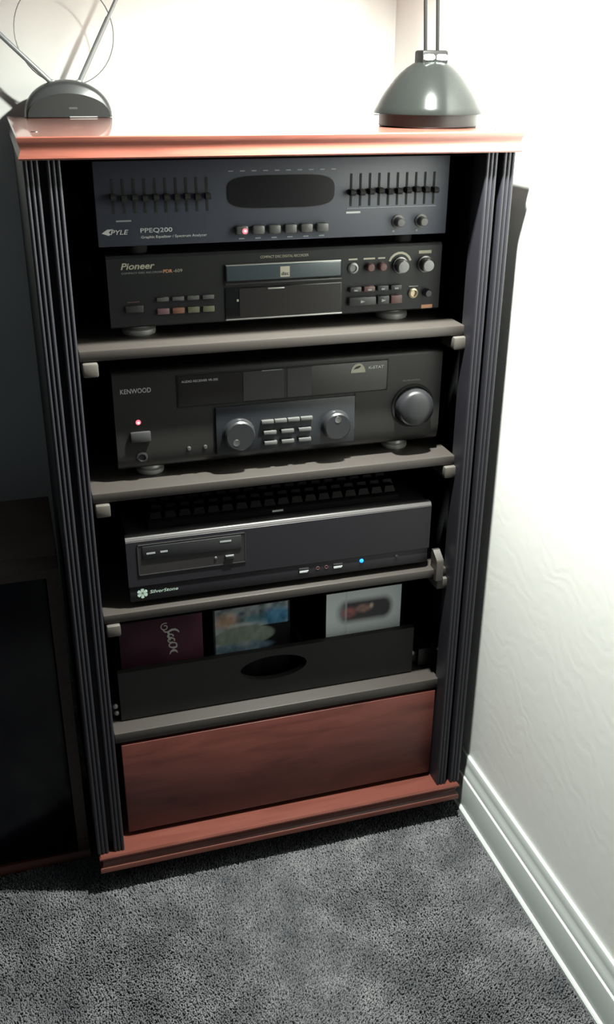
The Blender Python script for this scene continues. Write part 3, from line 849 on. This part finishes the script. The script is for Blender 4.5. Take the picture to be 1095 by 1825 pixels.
def script_lettering(t):
    y = 0.0712
    bm = bmesh.new()
    def st(pts, r):
        tube(bm, [(x, y, z) for x, z in pts], [q*1.25 for q in r] if isinstance(r, list) else r*1.25, 6)
    sp = []
    for i in range(22):                       # curl
        a = math.radians(60+i*20); r = 0.0022+0.00022*i
        sp.append((-0.1660-r*math.cos(a)*1.0, 0.4120+r*math.sin(a)))
    st(sp, 0.0007)
    st([(-0.1690, 0.4075), (-0.1660, 0.4035), (-0.1615, 0.4030), (-0.1560, 0.4060), (-0.1510, 0.4058), (-0.1470, 0.4030), (-0.1452, 0.3998)], [0.0006, 0.0009, 0.0013, 0.0017, 0.0016, 0.0011, 0.0005])
    st([(-0.1620, 0.4030), (-0.1605, 0.3990), (-0.1615, 0.3955), (-0.1600, 0.3920), (-0.1595, 0.3880)], [0.0012, 0.0016, 0.0012, 0.0015, 0.0008])
    for cz, cx, r in ((0.3955, -0.1585, 0.0042), (0.3880, -0.1575, 0.0050), (0.3795, -0.1555, 0.0058)):
        st([(cx+r*math.cos(a), cz+r*0.72*math.sin(a)) for a in [math.radians(q) for q in range(-30, 301, 30)]], 0.0009)
    st([(-0.1595, 0.3760), (-0.1540, 0.3740), (-0.1500, 0.3760), (-0.1495, 0.3790)], [0.0006, 0.0012, 0.0012, 0.0005])
    st([(-0.1610, 0.3640), (-0.1590, 0.3685), (-0.1555, 0.3705), (-0.1515, 0.3690), (-0.1490, 0.3650)], [0.0004, 0.0013, 0.0020, 0.0014, 0.0004])
    bmesh.ops.scale(bm, vec=(1, 0.25, 1), verts=bm.verts, space=Matrix.Translation((0, -y, 0)))
    o = build('script_lettering', bm, mat('silver_print', (0.46, 0.43, 0.41), 0.5), t)
    o['label'] = 'silver script lettering'
script_lettering(d1)

# ------------------------------------------------------------------ antenna
def antenna():
    zt = 1.090
    cx, yf, yb = -0.2135, 0.412, 0.470
    t = thing('tv_antenna', 'grey rabbit-ear television antenna with wire loop on the left of cabinet top', 'antenna', (cx, 0.44, zt))
    def half(w, h, n=28, p=0.9):
        return [(cx+w*math.cos(math.pi*i/n), zt+0.001+h*math.sin(math.pi*i/n)**p) for i in range(n+1)]
    bm = bmesh.new()
    prof = [(0.90, 0.86, yf), (0.97, 0.94, yf+0.004), (1.0, 0.985, yf+0.010), (1.0, 1.0, yf+0.020), (0.98, 0.99, yb-0.014), (0.90, 0.90, yb-0.003), (0.82, 0.82, yb)]
    R = []
    for sx, sz, y in prof:
        R.append([bm.verts.new((cx+(u-cx)*sx, y, zt+(v-zt)*sz)) for u, v in half(0.0630, 0.0505)])
    n = len(R[0])
    bm.faces.new(R[0]); bm.faces.new(list(reversed(R[-1])))
    for a, b in zip(R, R[1:]):
        for i in range(n-1):
            bm.faces.new((a[i+1], a[i], b[i], b[i+1]))
        bm.faces.new((a[0], a[-1], b[-1], b[0]))
    base = build('base_shell', bm, M['ant_shell'], t, smooth=45)
    build('front_panel', prism(bmesh.new(), half(0.0590, 0.0320), lambda u, v, q: (u, q, v), yf-0.0016, yf+0.002), M['ant_face'], t)
    build('maker_mark', bx(cx+0.000, cx+0.0120, yf-0.0022, yf-0.0014, zt+0.0118, zt+0.0146), M['button'], t)
    build('chrome_strip', bx(cx+0.000, cx+0.040, yf-0.0030, yf-0.0010, zt+0.0008, zt+0.0022), M['steel'], t)
    y0 = 0.430
    # telescopic rods, thick lower section then thinner ones
    def rod(p, q, L):
        p, q = Vector(p), Vector(q); d = (q-p).normalized()
        bm = bmesh.new()
        a = 0.0
        for l, r in ((0.10, 0.0036), (0.10, 0.0028), (0.10, 0.0021), (L-0.30, 0.0015)):
            tube(bm, [p+d*a, p+d*(a+l)], r, 12); a += l
        tube(bm, [p+d*a, p+d*(a+0.006)], 0.003, 12)
        return bm
    build('telescopic_rod', rod((-0.2340, y0, 1.1370), (-0.3010, y0, 1.2010), 0.42), M['ant_rod'], t)
    build('telescopic_rod', rod((-0.1950, y0, 1.1360), (-0.1330, y0-0.001, 1.2460), 0.42), M['ant_rod'], t)
    for x in (-0.2330, -0.1955):
        build('pivot', lathe(bmesh.new(), [(0, -0.006), (0.0042, -0.004), (0.0052, 0), (0.0042, 0.004), (0, 0.006)], (x, y0, 1.1365), 'y', 16), M['steel'], t)
    build('wire_loop', tube(bmesh.new(), ring_pts(-0.2085, 1.2030, 0.440, 0.0700), 0.0008, 8, closed=True), M['ant_wire'], t)
antenna()

# ------------------------------------------------------------------ desk lamp
def lamp():
    zt = 1.090
    cx, cy = 0.2262, 0.113
    t = thing('desk_lamp', 'gunmetal halogen desk lamp with dome base at the right of cabinet top', 'lamp', (cx, cy, zt))
    build('foot', lathe(bmesh.new(), [(0.0630, 0), (0.0645, 0.002), (0.0645, 0.0165), (0.060, 0.0175)], (cx, cy, zt), 'z', 56), M['lamp_dark'], t)
    dome = [(0.0690, 0.0160), (0.0722, 0.0162), (0.0722, 0.0180), (0.0686, 0.0242), (0.0638, 0.0329), (0.0588, 0.0407), (0.0530, 0.0482), (0.0464, 0.0562), (0.0396, 0.0634), (0.0312, 0.0702), (0.0215, 0.0760), (0.0130, 0.0784), (0.0000, 0.0792)]
    build('dome_base', lathe(bmesh.new(), dome, (cx, cy, zt), 'z', 64), M['lamp_grey'], t, smooth=60)
    z0 = zt+0.0735
    bm = bx(cx-0.0180, cx+0.0180, cy-0.014, cy+0.014, z0-0.004, z0+0.0170, bev=0.003)
    cl = build('collar', bm, M['rod_black'], t)
    bm = bmesh.new()
    for s in (-1, 1):
        lathe(bm, [(0.0030, -0.0074), (0.0040, -0.0055), (0.0044, 0), (0.0040, 0.0055), (0.0030, 0.0074)], (cx+s*0.0088, cy-0.0125, z0+0.0085), 'x', 16)
    build('contact_screw', bm, M['usb'], cl)
    topz = 1.50
    def rx(x, z): return x-(z-1.175)*0.06
    for x in (cx-0.0082, cx+0.0086):
        build('stem_rod', tube(bmesh.new(), [(x, cy, z0+0.010), (rx(x, topz), cy, topz)], 0.0023, 12), M['rod_black'], t)
    hx = rx(cx, topz)
    build('hinge', bx(hx-0.018, hx+0.018, cy-0.014, cy+0.014, topz-0.012, topz+0.012, bev=0.004), M['lamp_dark'], t)
    lx, ly, lz = LAMP_POS
    for s in (-0.0084, 0.0084):
        build('arm_rod', tube(bmesh.new(), [(hx+s, cy, topz), (lx+s, ly+0.01, lz+0.060)], 0.0023, 12), M['rod_black'], t)
    bm = lathe(bmesh.new(), [(0.020, 0.062), (0.030, 0.058), (0.046, 0.042), (0.056, 0.020), (0.0545, 0.020), (0.044, 0.040), (0.028, 0.054), (0.018, 0.056)], (lx, ly, lz), 'z', 40)
    build('lamp_shade', bm, M['lamp_grey'], t)
    build('bulb', lathe(bmesh.new(), [(0.003, 0.052), (0.006, 0.046), (0.006, 0.034), (0, 0.030)], (lx, ly, lz), 'z', 16), M['bulb'], t)
    ld = bpy.data.lights.new('halogen_light', 'SPOT')
    ld.spot_size = math.radians(160); ld.spot_blend = 1.0
    ld.energy = LAMP_WATT; ld.shadow_soft_size = 0.016; ld.color = (0.96, 1.0, 0.915)
    lo = bpy.data.objects.new('halogen_light', ld); COL.objects.link(lo)
    lo.parent = t
    lo.location = Vector((lx, ly, lz+0.008))-Vector((cx, cy, zt))
lamp()

# ------------------------------------------------------------------ media stand at the left
def stand():
    x0, x1, yf, yb, zt = -1.05, -0.3065, 0.077, 0.283, 0.550
    t = thing('media_stand', 'low dark brown media stand with smoked glass door, left of the tall cabinet', 'stand', ((x0+x1)/2, 0.18, 0))
    build('top_board', bx(x0, x1, yf-0.004, yb, zt-0.022, zt, bev=0.002), M['stand_wood'], t)
    for a, b in ((x0+0.002, x0+0.022), (x1-0.018, x1-0.001)):
        build('side_panel', bx(a, b, yf, yb, 0.0, zt-0.022), M['stand_wood'], t)
    build('back_panel', bx(x0+0.022, x1-0.018, yb-0.008, yb, 0.03, zt-0.022), M['carcass'], t)
    build('top_rail', bx(x0+0.022, x1-0.018, yf, yf+0.018, zt-0.036, zt-0.022), M['stand_wood'], t)
    build('base_rail', prism(bmesh.new(), [(yf-0.004, 0.0), (yf-0.004, 0.012), (yf+0.000, 0.018), (yf+0.018, 0.018), (yf+0.018, 0.0)], lambda u, v, q: (q, u, v), x0+0.0, x1-0.0), M['cherry_drawer'], t)
    w = (x1-x0-0.040)/2
    for k in range(2):
        a = x0+0.022+k*w
        build('glass_door', bx(a+0.001, a+w-0.001, yf+0.003, yf+0.009, 0.020, zt-0.037, bev=0.001), M['glass'], t)
stand()
